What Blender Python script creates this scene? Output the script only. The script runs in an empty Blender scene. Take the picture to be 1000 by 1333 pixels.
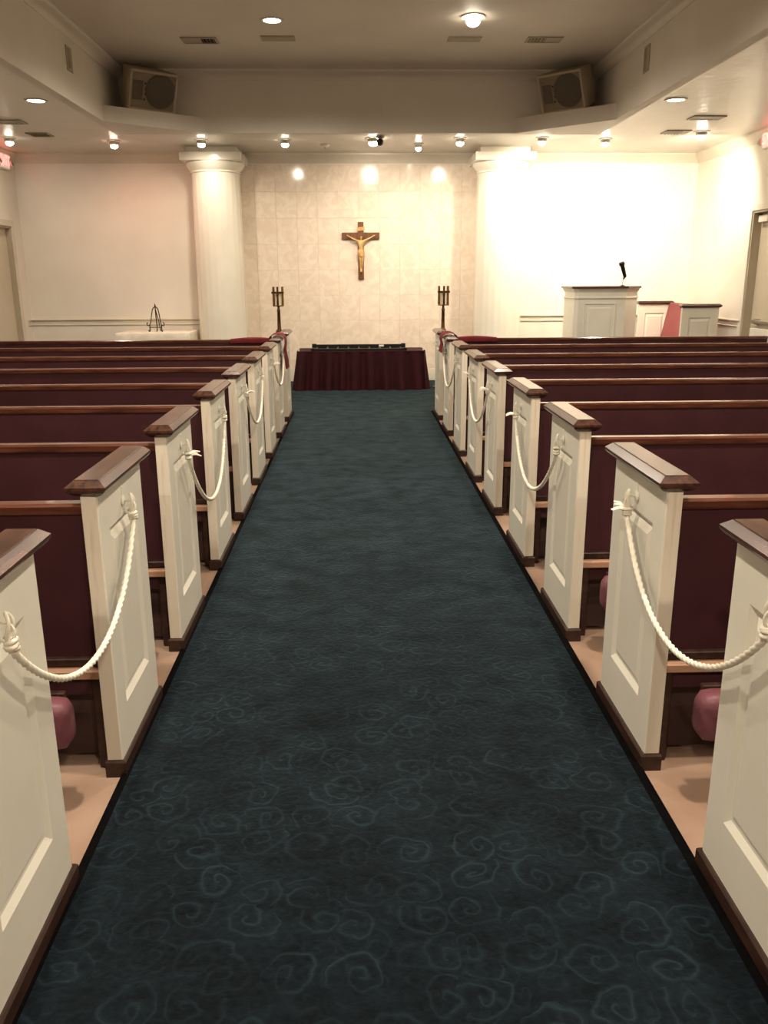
import bpy, bmesh, math, random
from mathutils import Vector, Matrix, Quaternion
random.seed(7)
scene = bpy.context.scene
COL = scene.collection
PI = math.pi

# ------------------------------------------------------------------ camera
FPX, PITCH, YAW, ROLL, CAMH = 1090.0, 0.2730, 0.0316, 0.0047, 1.5
fw = Vector((math.sin(YAW)*math.cos(PITCH), math.cos(YAW)*math.cos(PITCH), -math.sin(PITCH)))
rr = Vector((math.cos(YAW), -math.sin(YAW), 0)); dd = fw.cross(rr)
r2 = rr*math.cos(ROLL) + dd*math.sin(ROLL); d2 = -rr*math.sin(ROLL) + dd*math.cos(ROLL)
cam = bpy.data.cameras.new('camera'); cam.sensor_fit = 'HORIZONTAL'; cam.sensor_width = 36.0
cam.lens = FPX/1000*36.0; cam.clip_start = 0.05; cam.clip_end = 100
camo = bpy.data.objects.new('camera', cam); COL.objects.link(camo)
M = Matrix.Identity(4)
for i in range(3):
    M[i][0] = r2[i]; M[i][1] = -d2[i]; M[i][2] = -fw[i]
M[2][3] = CAMH
camo.matrix_world = M
scene.camera = camo

# ------------------------------------------------------------------ world, exposure
w = bpy.data.worlds.new('dark_surround'); scene.world = w; w.use_nodes = True
w.node_tree.nodes['Background'].inputs[0].default_value = (0.02, 0.017, 0.013, 1)
w.node_tree.nodes['Background'].inputs[1].default_value = 1.0
vs = scene.view_settings
vs.view_transform = 'Standard'; vs.look = 'None'; vs.gamma = 1; vs.use_curve_mapping = False
vs.exposure = 0.27

# light powers (watts) of the room's lamps
W_UP, W_SIDE = 300, 44
WARM = (1.0, 0.875, 0.71)

# ------------------------------------------------------------------ dimensions
XL_W, XR_W = -4.72, 4.90          # side walls
Y_B, Y_F = 12.65, -3.6            # back (altar) wall, wall behind the camera
HC, HU = 3.17, 3.84               # low ceiling, tray ceiling
TX0, TX1, TY1 = -2.75, 2.90, 10.90
AXL, AXR = -0.744, 0.887          # aisle faces of the pew ends
Y0, PS = 2.3167, 0.9592           # second pew's near edge, spacing

# ------------------------------------------------------------------ material helpers
def lin(c):
    def f(v):
        v /= 255.0
        return v/12.92 if v <= 0.04045 else ((v+0.055)/1.055)**2.4
    return (f(c[0]), f(c[1]), f(c[2]), 1)
def nd(nt, t, **kw):
    n = nt.nodes.new(t)
    for k, v in kw.items(): setattr(n, k, v)
    return n
def pmat(name, c1, c2=None, scale=4, stretch=(1,1,1), rough=0.5, spec=0.5, bump=0.0, bscale=30, metal=0.0, coat=0.0, detail=4, contrast=(0.35,0.65), rvar=0.0):
    m = bpy.data.materials.new(name); m.use_nodes = True; nt = m.node_tree
    b = nt.nodes['Principled BSDF']
    b.inputs['Base Color'].default_value = lin(c1); b.inputs['Roughness'].default_value = rough
    b.inputs['Specular IOR Level'].default_value = spec; b.inputs['Metallic'].default_value = metal
    b.inputs['Coat Weight'].default_value = coat; b.inputs['Coat Roughness'].default_value = 0.08
    tc = nd(nt, 'ShaderNodeTexCoord'); mp = nd(nt, 'ShaderNodeMapping')
    mp.inputs['Scale'].default_value = stretch
    nt.links.new(tc.outputs['Object'], mp.inputs[0])
    if c2:
        n = nd(nt, 'ShaderNodeTexNoise'); n.inputs['Scale'].default_value = scale; n.inputs['Detail'].default_value = detail
        nt.links.new(mp.outputs[0], n.inputs['Vector'])
        cr = nd(nt, 'ShaderNodeValToRGB'); e = cr.color_ramp.elements
        e[0].position, e[1].position = contrast; e[0].color = lin(c1); e[1].color = lin(c2)
        nt.links.new(n.outputs[0], cr.inputs[0]); nt.links.new(cr.outputs[0], b.inputs['Base Color'])
        if rvar:
            mr = nd(nt, 'ShaderNodeMapRange'); mr.inputs[3].default_value = rough-rvar; mr.inputs[4].default_value = rough+rvar
            nt.links.new(n.outputs[0], mr.inputs[0]); nt.links.new(mr.outputs[0], b.inputs['Roughness'])
    if bump:
        n2 = nd(nt, 'ShaderNodeTexNoise'); n2.inputs['Scale'].default_value = bscale; n2.inputs['Detail'].default_value = 3
        nt.links.new(mp.outputs[0], n2.inputs['Vector'])
        bp = nd(nt, 'ShaderNodeBump'); bp.inputs['Strength'].default_value = bump; bp.inputs['Distance'].default_value = 0.02
        nt.links.new(n2.outputs[0], bp.inputs['Height']); nt.links.new(bp.outputs[0], b.inputs['Normal'])
    return m
def emat(name, col, strength):
    m = bpy.data.materials.new(name); m.use_nodes = True; nt = m.node_tree
    b = nt.nodes['Principled BSDF']; b.inputs['Base Color'].default_value = (0.8,0.8,0.8,1)
    b.inputs['Emission Color'].default_value = (*col, 1); b.inputs['Emission Strength'].default_value = strength
    return m

MT = {}
MT['wall'] = pmat('wall_paint', (228,221,208), (233,227,215), scale=2, rough=0.55, spec=0.35, bump=0.05, bscale=60)
MT['ceil'] = pmat('gloss_ceiling_paint', (208,202,190), (216,211,200), scale=1.6, rough=0.33, spec=0.5, bump=0.22, bscale=9, rvar=0.06)
MT['tray'] = pmat('tray_paint', (212,205,192), (218,211,199), scale=1.5, rough=0.6, spec=0.3, bump=0.05, bscale=40)
MT['trim'] = pmat('trim_paint', (214,204,186), (220,211,194), scale=3, rough=0.4, spec=0.4)
MT['column'] = pmat('enamel_column', (238,232,216), (244,238,223), scale=3, rough=0.16, spec=0.5, coat=0.3)
MT['pewwhite'] = pmat('cream_enamel', (220,216,202), (227,223,210), scale=3, rough=0.35, spec=0.4, bump=0.03, bscale=25)
MT['pewedge'] = pmat('cream_edge', (222,211,192), (186,160,132), scale=9, stretch=(3,1,.3), rough=0.45, spec=0.3, contrast=(.56,.82), detail=7)
MT['wood'] = pmat('cap_wood', (50,29,21), (82,51,37), scale=9, stretch=(6,1,6), rough=0.25, spec=0.5, coat=0.15)
MT['woodx'] = pmat('rail_wood', (72,39,28), (104,62,45), scale=9, stretch=(0.6,6,6), rough=0.26, spec=0.5, coat=0.3)
MT['darkwood'] = pmat('dark_wood', (42,26,20), (64,42,32), scale=8, stretch=(5,1,5), rough=0.4, spec=0.4)
MT['undershade'] = pmat('under_seat_shade_brown', (56,36,32), (68,45,40), scale=7, stretch=(.6,4,4), rough=0.6)  # dark brown that stands in for the shade below the seats
MT['burgundy'] = pmat('burgundy_vinyl', (60,28,32), (67,33,37), scale=6, rough=0.6, spec=0.3, bump=0.08, bscale=220)
MT['seatwood'] = pmat('seat_board', (186,146,120), (166,124,98), scale=6, stretch=(.5,4,4), rough=0.5)
MT['mauve'] = pmat('mauve_vinyl', (108,62,70), (118,70,78), scale=5, rough=0.45, spec=0.4, bump=0.05, bscale=120)
MT['rose'] = pmat('rose_upholstery', (136,70,72), (146,78,78), scale=5, rough=0.75)
MT['floor'] = pmat('bare_floor', (174,146,126), (148,120,100), scale=2.2, rough=0.55, spec=0.3, bump=0.1, bscale=14, detail=8, contrast=(.34,.62))
MT['rope'] = pmat('cotton_rope', (232,228,214), (222,214,196), scale=40, rough=0.85, spec=0.2)
MT['white'] = pmat('white_plastic', (228,222,210), (234,229,218), scale=5, rough=0.4)
MT['trimring'] = pmat('lamp_trim', (200,190,172), (206,196,178), scale=5, rough=0.3)
MT['speaker'] = pmat('speaker_shell', (184,170,146), (176,162,138), scale=6, rough=0.6)
MT['baffle'] = pmat('speaker_baffle', (140,126,104), (132,118,97), scale=8, rough=0.6)
MT['grille'] = pmat('speaker_grille', (92,81,66), (84,74,61), scale=300, rough=0.6)
MT['horn'] = pmat('speaker_horn', (98,86,69), (92,80,65), scale=20, rough=0.5)
MT['black'] = pmat('black_metal', (26,24,24), (34,32,31), scale=12, rough=0.38, metal=0.4)
MT['blackmatt'] = pmat('black_void', (16,14,12), (20,17,15), scale=12, rough=0.8)
MT['iron'] = pmat('wrought_iron', (34,24,19), (46,33,27), scale=30, rough=0.5, metal=0.1)
MT['brass'] = pmat('aged_brass', (118,86,42), (146,108,56), scale=14, rough=0.3, metal=0.9)
MT['bronze'] = pmat('dark_bronze', (72,48,28), (96,66,38), scale=14, rough=0.35, metal=0.8)
MT['candle'] = pmat('candle_wax', (232,222,192), (238,229,202), scale=8, rough=0.5)
MT['velvet'] = pmat('burgundy_skirt', (54,13,19), (42,9,13), scale=7, rough=0.7, spec=0.2, bump=0.05, bscale=150)
MT['redcloth'] = pmat('red_cloth', (116,42,46), (96,32,37), scale=7, rough=0.8, spec=0.15)
MT['linen'] = pmat('white_linen', (240,232,216), (228,218,202), scale=9, rough=0.8, spec=0.2, bump=0.15, bscale=12)
MT['crosswood'] = pmat('cross_wood', (92,54,28), (122,76,42), scale=10, stretch=(5,5,1), rough=0.5)
MT['corpus'] = pmat('carved_corpus', (214,176,112), (190,146,84), scale=18, rough=0.4, spec=0.5)
MT['metal'] = pmat('brushed_metal', (170,164,152), (180,174,162), scale=20, rough=0.35, metal=0.8)
MT['vent'] = pmat('vent_paint', (160,148,128), (168,156,136), scale=9, rough=0.5)
MT['door'] = pmat('door_paint', (204,192,170), (210,199,178), scale=2, rough=0.45)
MT['jamb'] = pmat('jamb_paint', (176,164,142), (182,170,149), scale=3, rough=0.5)
MT['bulb'] = emat('lit_bulb', (1,.90,.72), 45)
MT['bulbdim'] = emat('lit_bulb_soft', (1,.88,.70), 22)
MT['bulbpink'] = emat('lit_bulb_pink', (1,.62,.50), 22)
MT['lens'] = emat('lit_lens', (1,.90,.70), 9)
MT['exitred'] = emat('exit_letters', (1,.10,.09), 3.5)
MT['exitface'] = emat('exit_face', (1,.55,.45), 0.35)

# marble tiles: veins shift from tile to tile
m = bpy.data.materials.new('marble_tile'); m.use_nodes = True; nt = m.node_tree; b = nt.nodes['Principled BSDF']
tc = nd(nt,'ShaderNodeTexCoord'); oi = nd(nt,'ShaderNodeObjectInfo'); mu = nd(nt,'ShaderNodeMath',operation='MULTIPLY'); mu.inputs[1].default_value = 40
ad = nd(nt,'ShaderNodeVectorMath',operation='ADD'); cx = nd(nt,'ShaderNodeCombineXYZ')
nt.links.new(oi.outputs['Random'], mu.inputs[0]); nt.links.new(mu.outputs[0], cx.inputs[0]); nt.links.new(mu.outputs[0], cx.inputs[2])
nt.links.new(tc.outputs['Object'], ad.inputs[0]); nt.links.new(cx.outputs[0], ad.inputs[1])
n1 = nd(nt,'ShaderNodeTexNoise'); n1.inputs['Scale'].default_value = 7; n1.inputs['Detail'].default_value = 6; n1.inputs['Distortion'].default_value = 1.2
nt.links.new(ad.outputs[0], n1.inputs['Vector'])
cr = nd(nt,'ShaderNodeValToRGB'); cr.color_ramp.elements[0].position = .40; cr.color_ramp.elements[1].position = .62
cr.color_ramp.elements[0].color = lin((230,212,192)); cr.color_ramp.elements[1].color = lin((240,225,207))
nt.links.new(n1.outputs[0], cr.inputs[0]); nt.links.new(cr.outputs[0], b.inputs['Base Color'])
b.inputs['Roughness'].default_value = 0.13; b.inputs['Specular IOR Level'].default_value = 0.5
MT['tile'] = m

# scroll-patterned carpet
m = bpy.data.materials.new('scroll_carpet'); m.use_nodes = True; nt = m.node_tree; b = nt.nodes['Principled BSDF']
def mth(op, a, c=None, d=None):
    n = nd(nt, 'ShaderNodeMath', operation=op)
    for i, v in enumerate((a, c, d)):
        if v is None: continue
        if isinstance(v, (int, float)): n.inputs[i].default_value = v
        else: nt.links.new(v, n.inputs[i])
    return n.outputs[0]
tc = nd(nt,'ShaderNodeTexCoord')
warp = nd(nt,'ShaderNodeTexNoise'); warp.inputs['Scale'].default_value = 9; warp.inputs['Detail'].default_value = 2
nt.links.new(tc.outputs['Object'], warp.inputs['Vector'])
wv = nd(nt,'ShaderNodeVectorMath',operation='MULTIPLY_ADD'); wv.inputs[1].default_value = (.09,.09,0)
nt.links.new(warp.outputs['Color'], wv.inputs[0]); nt.links.new(tc.outputs['Object'], wv.inputs[2])
def scroll(scale, turns, off):
    sc = nd(nt,'ShaderNodeVectorMath',operation='MULTIPLY_ADD'); sc.inputs[1].default_value = (scale,scale,0); sc.inputs[2].default_value = (off,off*.7,0)
    nt.links.new(wv.outputs[0], sc.inputs[0])
    v = nd(nt,'ShaderNodeTexVoronoi',voronoi_dimensions='2D'); v.inputs['Scale'].default_value = 1; v.inputs['Randomness'].default_value = .75
    nt.links.new(sc.outputs[0], v.inputs['Vector'])
    su = nd(nt,'ShaderNodeVectorMath',operation='SUBTRACT'); nt.links.new(sc.outputs[0], su.inputs[0]); nt.links.new(v.outputs['Position'], su.inputs[1])
    sx = nd(nt,'ShaderNodeSeparateXYZ'); nt.links.new(su.outputs[0], sx.inputs[0])
    rgb = nd(nt,'ShaderNodeSeparateColor'); nt.links.new(v.outputs['Color'], rgb.inputs[0])
    sg = mth('SUBTRACT', mth('MULTIPLY', mth('GREATER_THAN', rgb.outputs[0], .5), 2), 1)
    th = mth('MULTIPLY', mth('DIVIDE', mth('ARCTAN2', sx.outputs[1], sx.outputs[0]), 2*PI), sg)
    ph = mth('FRACT', mth('ADD', mth('ADD', mth('MULTIPLY', v.outputs['Distance'], turns), th), rgb.outputs[1]))
    line = mth('SUBTRACT', 1, mth('MULTIPLY', mth('ABSOLUTE', mth('SUBTRACT', ph, .5)), 3.6)); 
    line = mth('MAXIMUM', line, 0)
    rim = mth('LESS_THAN', v.outputs['Distance'], .52)
    return mth('MULTIPLY', mth('MULTIPLY', line, line), rim)
l = mth('MAXIMUM', scroll(7.2, 3.4, 0.0), mth('MULTIPLY', scroll(11.0, 2.6, 3.3), .35))
brk = nd(nt,'ShaderNodeTexNoise'); brk.inputs['Scale'].default_value = 3.0; brk.inputs['Detail'].default_value = 5
nt.links.new(tc.outputs['Object'], brk.inputs['Vector'])
pile = nd(nt,'ShaderNodeTexNoise'); pile.inputs['Scale'].default_value = 55; pile.inputs['Detail'].default_value = 4
nt.links.new(tc.outputs['Object'], pile.inputs['Vector'])
mpb = nd(nt,'ShaderNodeMapping'); mpb.inputs['Scale'].default_value = (1.0,1.35,1); nt.links.new(tc.outputs['Object'], mpb.inputs[0])
brush = nd(nt,'ShaderNodeTexNoise'); brush.inputs['Scale'].default_value = 5.5; brush.inputs['Detail'].default_value = 7; brush.inputs['Roughness'].default_value = .62
nt.links.new(mpb.outputs[0], brush.inputs['Vector'])
bm_ = nd(nt,'ShaderNodeMapRange'); bm_.inputs[1].default_value=.38; bm_.inputs[2].default_value=.62
nt.links.new(brk.outputs[0], bm_.inputs[0])
lm = mth('MULTIPLY', l, mth('MULTIPLY_ADD', bm_.outputs[0], .75, .25))
crp = nd(nt,'ShaderNodeValToRGB'); crp.color_ramp.elements[0].position=.38; crp.color_ramp.elements[1].position=.66
crp.color_ramp.elements[0].color = lin((3,6,9)); crp.color_ramp.elements[1].color = lin((16,25,31))
nt.links.new(mth('ADD', mth('ADD', mth('MULTIPLY', brk.outputs[0], .30), mth('MULTIPLY', brush.outputs[0], .40)), mth('MULTIPLY', pile.outputs[0], .30)), crp.inputs[0])
mx = nd(nt,'ShaderNodeMix',data_type='RGBA'); mx.inputs[7].default_value = lin((38,52,60))
nt.links.new(mth('MULTIPLY', lm, .5), mx.inputs[0]); nt.links.new(crp.outputs[0], mx.inputs[6]); nt.links.new(mx.outputs[2], b.inputs['Base Color'])
b.inputs['Roughness'].default_value = .95; b.inputs['Specular IOR Level'].default_value = .1
b.inputs['Sheen Weight'].default_value = .27; b.inputs['Sheen Roughness'].default_value = .36; b.inputs['Sheen Tint'].default_value = (.50,.82,1,1)
bp = nd(nt,'ShaderNodeBump'); bp.inputs['Strength'].default_value=.6; bp.inputs['Distance'].default_value=.006
nt.links.new(mth('ADD', mth('MULTIPLY', lm, .25), pile.outputs[0]), bp.inputs['Height']); nt.links.new(bp.outputs[0], b.inputs['Normal'])
sw = nd(nt,'ShaderNodeMapRange'); sw.inputs[1].default_value=.35; sw.inputs[2].default_value=.68; sw.inputs[3].default_value=.17; sw.inputs[4].default_value=.33
nt.links.new(brush.outputs[0], sw.inputs[0]); nt.links.new(sw.outputs[0], b.inputs['Sheen Weight'])
MT['carpet'] = m
MT['carpetedge'] = pmat('carpet_binding', (5,4,5), (8,7,8), scale=40, rough=.9, spec=.05)

# ------------------------------------------------------------------ mesh helpers
class MB:
    def __init__(s): s.v = []; s.f = []
    def add(s, vs, fs):
        o = len(s.v); s.v += [tuple(p) for p in vs]; s.f += [tuple(i+o for i in f) for f in fs]; return s
    def box(s, x0, x1, y0, y1, z0, z1):
        if x0 > x1: x0, x1 = x1, x0
        return s.add([(x0,y0,z0),(x1,y0,z0),(x1,y1,z0),(x0,y1,z0),(x0,y0,z1),(x1,y0,z1),(x1,y1,z1),(x0,y1,z1)],
                     [(0,3,2,1),(4,5,6,7),(0,1,5,4),(1,2,6,5),(2,3,7,6),(3,0,4,7)])
    def loops(s, rings, cap0=True, cap1=True, closed=True):
        o = []; n = len(rings[0]); fs = []
        for r in rings: o += list(r)
        for i in range(len(rings)-1):
            for j in range(n if closed else n-1):
                k = (j+1) % n
                fs.append((i*n+j, i*n+k, (i+1)*n+k, (i+1)*n+j))
        if cap0: fs.append(tuple(range(n))[::-1])
        if cap1: fs.append(tuple((len(rings)-1)*n+j for j in range(n)))
        return s.add(o, fs)
    def prism(s, poly, z0, z1):
        return s.loops([[(x,y,z0) for x,y in poly], [(x,y,z1) for x,y in poly]])
    def lathe(s, prof, c=(0,0,0), seg=24, cap0=True, cap1=True):
        return s.loops([[(c[0]+r*math.cos(2*PI*j/seg), c[1]+r*math.sin(2*PI*j/seg), c[2]+z) for j in range(seg)] for r, z in prof], cap0, cap1)
    def tube(s, path, r, seg=8, caps=True, lobes=0, pitch=.03):
        path = [Vector(p) for p in path]; rings = []; up = None; acc = 0
        for i, p in enumerate(path):
            t = (path[min(i+1,len(path)-1)]-path[max(i-1,0)]).normalized()
            if up is None:
                up = Vector((0,0,1)) if abs(t.z) < .9 else Vector((1,0,0))
            up = (up - t*up.dot(t)).normalized(); sd = t.cross(up)
            if i: acc += (p-path[i-1]).length
            rad = r[i] if isinstance(r, (list,tuple)) else r
            ring = []
            for j in range(seg):
                a = 2*PI*j/seg; k = 1.0
                if lobes: k = .60+.40*abs(math.cos(lobes*.5*(a-2*PI*acc/pitch)))
                ring.append(p+(up*math.cos(a)+sd*math.sin(a))*rad*k)
            rings.append(ring)
        return s.loops(rings, caps, caps)
    def xf(s, mat):
        s.v = [tuple(mat @ Vector(p)) for p in s.v]; return s
    def build(s, name, mat, parent=None, smooth=None, bevel=0, bseg=2, loc=None, kind=None):
        me = bpy.data.meshes.new(name); me.from_pydata(s.v, [], s.f)
        bm = bmesh.new(); bm.from_mesh(me)
        bmesh.ops.recalc_face_normals(bm, faces=bm.faces)
        if bevel: bmesh.ops.bevel(bm, geom=[e for e in bm.edges if len(e.link_faces)==2 and e.calc_face_angle(0) > .4], offset=bevel, segments=bseg, affect='EDGES', profile=.5, clamp_overlap=True)
        bm.to_mesh(me); bm.free()
        if smooth is not None:
            for p in me.polygons: p.use_smooth = True
            me.set_sharp_from_angle(angle=math.radians(smooth))
        me.materials.append(mat if not isinstance(mat, str) else MT[mat])
        o = bpy.data.objects.new(name, me); COL.objects.link(o)
        if parent: o.parent = parent
        if loc: o.location = loc
        if kind: o['kind'] = kind
        return o
def tag(o, label, cat, group=None):
    o['label'] = label; o['category'] = cat
    if group: o['group'] = group
    return o
def thing(name, label, cat, loc=(0,0,0), rot=(0,0,0), group=None):
    o = bpy.data.objects.new(name, None); COL.objects.link(o); o.empty_display_size = .1
    o.location = loc; o.rotation_euler = rot
    return tag(o, label, cat, group)
def dup(root, label=None, loc=None, parent=None):
    r = root.copy(); COL.objects.link(r)
    if parent is not None: r.parent = parent
    if label: r['label'] = label
    if loc: r.location = loc
    for ch in list(root.children): dup(ch, parent=r)
    return r
def rect(x0, x1, y0, y1, z): return [(x0,y0,z),(x1,y0,z),(x1,y1,z),(x0,y1,z)]
def spot(name, loc, target, power, angle, blend, color=WARM, size=.04):
    l = bpy.data.lights.new(name, 'SPOT'); l.energy = power; l.spot_size = math.radians(angle); l.spot_blend = blend
    l.color = color; l.shadow_soft_size = size
    o = bpy.data.objects.new(name, l); COL.objects.link(o); o.location = loc
    d = Vector(target)-Vector(loc); o.rotation_euler = d.to_track_quat('-Z','Y').to_euler()
    return o
def struct(o): o['kind'] = 'structure'; return o
def moulding(name, pts, prof, z, mat='trim', inward=1, closed=False):
    """sweep a profile (offset into the room, height) along a polyline in plan, mitred"""
    P = [Vector((p[0],p[1])) for p in pts]; n = len(P); rings = []
    for i in range(n):
        a = P[i-1] if (i > 0 or closed) else None; c = P[(i+1) % n] if (i < n-1 or closed) else None
        ns = []
        for u, v in ((a, P[i]), (P[i], c)):
            if u is None or v is None: continue
            t = (v-u).normalized(); ns.append(Vector((t.y,-t.x))*inward)
        if len(ns) == 2:
            nn = (ns[0]+ns[1]); nn = nn/ (1+ns[0].dot(ns[1]))
        else: nn = ns[0]
        rings.append([(P[i].x+nn.x*o, P[i].y+nn.y*o, z+h) for o, h in prof])
    mb = MB()
    if closed: rings.append(rings[0])
    mb.loops(rings, not closed, not closed)
    return struct(mb.build(name, mat, smooth=35))

# ------------------------------------------------------------------ room shell
T = .2
struct(MB().box(XL_W-T, XR_W+T, Y_F-T, Y_B+T, -.12, 0).build('floor', 'floor'))
wb = struct(MB().box(XL_W-T, XR_W+T, Y_B, Y_B+T, 0, HC+.2).build('wall_back', 'wall'))
struct(MB().box(XL_W-T, XR_W+T, Y_F-T, Y_F, 0, HU+.2).build('wall_front', 'wall'))
# left wall with door opening, right wall with door opening
DL = (11.30, 12.27, 2.20); DR = (9.70, 10.75, 2.27)
struct(MB().box(XL_W-T, XL_W, Y_F, DL[0], 0, HC+.2).box(XL_W-T, XL_W, DL[1], Y_B, 0, HC+.2).box(XL_W-T, XL_W, DL[0], DL[1], DL[2], HC+.2).build('wall_left', 'wall'))
struct(MB().box(XR_W, XR_W+T, Y_F, DR[0], 0, HC+.2).box(XR_W, XR_W+T, DR[1], Y_B, 0, HC+.2).box(XR_W, XR_W+T, DR[0], DR[1], DR[2], HC+.2).build('wall_right', 'wall'))
# low ceiling: side strips and altar strip with chamfered inner corners
CL = (-1.745, 10.11); CR = (1.94, 9.97)
cb = MB()
cb.box(XL_W, TX0, Y_F, Y_B, HC, HC+.12).box(TX1, XR_W, Y_F, Y_B, HC, HC+.12).box(TX0, TX1, TY1, Y_B, HC, HC+.12)
struct(cb.build('ceiling', 'ceil'))
struct(MB().box(TX0-.1, TX1+.1, Y_F, TY1+.1, HU, HU+.12).build('ceiling_tray', 'tray'))
struct(MB().box(TX0-.1, TX0+.004, Y_F, TY1+.1, HC-.001, HU).build('wall_tray_left', 'tray'))
struct(MB().box(TX1-.004, TX1+.1, Y_F, TY1+.1, HC-.001, HU).build('wall_tray_right', 'tray'))
struct(MB().box(TX0, TX1, TY1-.004, TY1+.1, HC-.001, HU).build('wall_tray_back', 'tray'))
ST = HC+.165
shL = MB().prism([(TX0, CL[1]), (CL[0], TY1), (TX0, TY1)], HC-.002, ST).build('speaker_shelf', 'tray')
tag(shL, 'triangular plaster speaker shelf in the left corner of the raised ceiling', 'shelf', 'corner speaker shelves')
shR = MB().prism([(TX1, CR[1]), (TX1, TY1), (CR[0], TY1)], HC-.002, ST).build('speaker_shelf', 'tray')
tag(shR, 'triangular plaster speaker shelf in the right corner of the raised ceiling', 'shelf', 'corner speaker shelves')
# mouldings
CROWN = [(0,-.125),(.014,-.125),(.02,-.108),(.05,-.07),(.075,-.035),(.09,-.022),(.09,0),(0,0)]
moulding('trim_1', [(XL_W,Y_F),(XL_W,Y_B),(XR_W,Y_B),(XR_W,Y_F)], CROWN, HC)
CROWN2 = [(0,-.10),(.012,-.10),(.02,-.085),(.06,-.045),(.095,-.03),(.11,-.012),(.11,0),(0,0)]
moulding('trim_2', [(TX0,Y_F),(TX0,TY1),(TX1,TY1),(TX1,Y_F)], CROWN2, HU, 'tray')
RAIL = [(0,-.045),(.012,-.045),(.016,-.036),(.008,-.028),(.008,.012),(.022,.022),(.03,.032),(.03,.042),(0,.045)]
RZ = .893
moulding('trim_3', [(XL_W,DL[1]+.24),(XL_W,Y_B),(-2.0,Y_B)], RAIL, RZ)
moulding('trim_4', [(2.1,Y_B),(XR_W,Y_B),(XR_W,DR[1]+.02)], RAIL, RZ+.02)
BB = [(0,0),(.018,0),(.018,.17),(.012,.19),(0,.195)]
moulding('baseboard_back', [(XL_W,Y_B),(XR_W,Y_B)], BB, 0)
moulding('baseboard_left', [(XL_W,Y_F),(XL_W,DL[0]-.12)], BB, 0)
moulding('baseboard_right', [(XR_W,DR[0]-.08),(XR_W,Y_F)], BB, 0)
# tiles behind the altar: each tile is a piece of the back wall
tx0, tx1 = -1.70, 1.82; nx = 12; tw = (tx1-tx0)/nx; thh = .355; tz0 = .19
tmb = MB().box(-tw/2+.0005, tw/2-.0005, -.012, 0, .0005, thh-.0005).build('tile', 'tile', wb, bevel=.0014, bseg=1)
first = True
for i in range(nx):
    for j in range(8):
        o = tmb if first else tmb.copy()
        if not first: COL.objects.link(o)
        first = False
        o.location = (tx0+(i+.5)*tw, Y_B-.001, tz0+j*thh)
        o.rotation_euler = (random.uniform(-.0015,.0015), 0, random.uniform(-.002,.002))
# doors
def door(name, X, sgn, d, leafx, mat, handle):
    y0, y1, zt = d
    root = struct(MB().box(X+sgn*leafx, X+sgn*(leafx+.045), y0+.03, y1-.03, .01, zt-.03).build(name, mat, bevel=.003, bseg=1))
    j = MB()
    for a, bb in ((y0, y0+.03), (y1-.03, y1)): j.box(X, X+sgn*T, a, bb, 0, zt)
    j.box(X, X+sgn*T, y0+.03, y1-.03, zt-.03, zt); j.build('door_jamb', 'jamb', root)
    c = MB(); cw = .075
    for a, bb in ((y0-cw, y0+.005), (y1-.005, y1+cw)): c.box(X-sgn*.018, X, a, bb, 0, zt+cw)
    c.box(X-sgn*.018, X, y0, y1, zt-.005, zt+cw); c.build('door_casing', 'trim' if name=='door_1' else 'wall', root, bevel=.005)
    if handle:
        MB().box(X+sgn*(leafx-.06), X+sgn*leafx, y1-.30, y1-.06, zt-.14, zt-.06).build('door_closer', 'white', root, bevel=.006)
        MB().tube([(X+sgn*(leafx-.03), y1-.2, zt-.07), (X+sgn*(leafx-.1), y1-.45, zt-.045)], .008).build('closer_arm', 'metal', root)
        pb = MB().box(X+sgn*(leafx-.075), X+sgn*(leafx-.04), y0+.06, y1-.2, .93, .975).build('panic_bar', 'metal', root, bevel=.008)
        MB().box(X+sgn*(leafx-.04), X+sgn*leafx, y1-.28, y1-.2, .92, .985).box(X+sgn*(leafx-.04), X+sgn*leafx, y0+.06, y0+.14, .92, .985).build('bar_bracket', 'metal', pb)
    else:
        MB().lathe([(.001,0),(.026,.001),(.03,.02),(.02,.04),(.012,.055),(.012,.07)], seg=16).xf(Matrix.Translation((X+sgn*(leafx-.07), y0+.1, 1.0)) @ Matrix.Rotation(sgn*PI/2,4,'Y')).build('door_knob', 'brass', root, smooth=40)
    return root
door('door_1', XL_W, -1, DL, .06, 'door', False)
door('door_2', XR_W, 1, DR, .105, 'door', True)

# ------------------------------------------------------------------ carpet and platform
CY = 9.62
cp = thing('carpet_runner', 'dark blue scroll-patterned carpet running down the aisle to the altar', 'carpet')
MB().box(AXL-.002, AXR-.008, Y_F+.05, CY, .001, .012).build('carpet_pile', 'carpet', cp)
MB().box(AXL-.004,AXL+.020,Y_F+.05,CY,.001,.0135).box(AXR-.034,AXR-.006,Y_F+.05,CY,.001,.0135).build('carpet_binding', 'carpetedge', cp)
cc = MB().box(XL_W+.02, XR_W-.02, CY, Y_B-.02, .001, .012).build('chancel_carpet', 'carpet')
tag(cc, 'dark blue carpet spread across the floor before the tiled wall', 'carpet')
pf = MB().box(2.45, XR_W-.02, 10.80, Y_B-.02, .012, .20).build('platform', 'carpet', bevel=.01)
tag(pf, 'low carpeted platform under the pulpit and clergy bench', 'platform')

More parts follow.
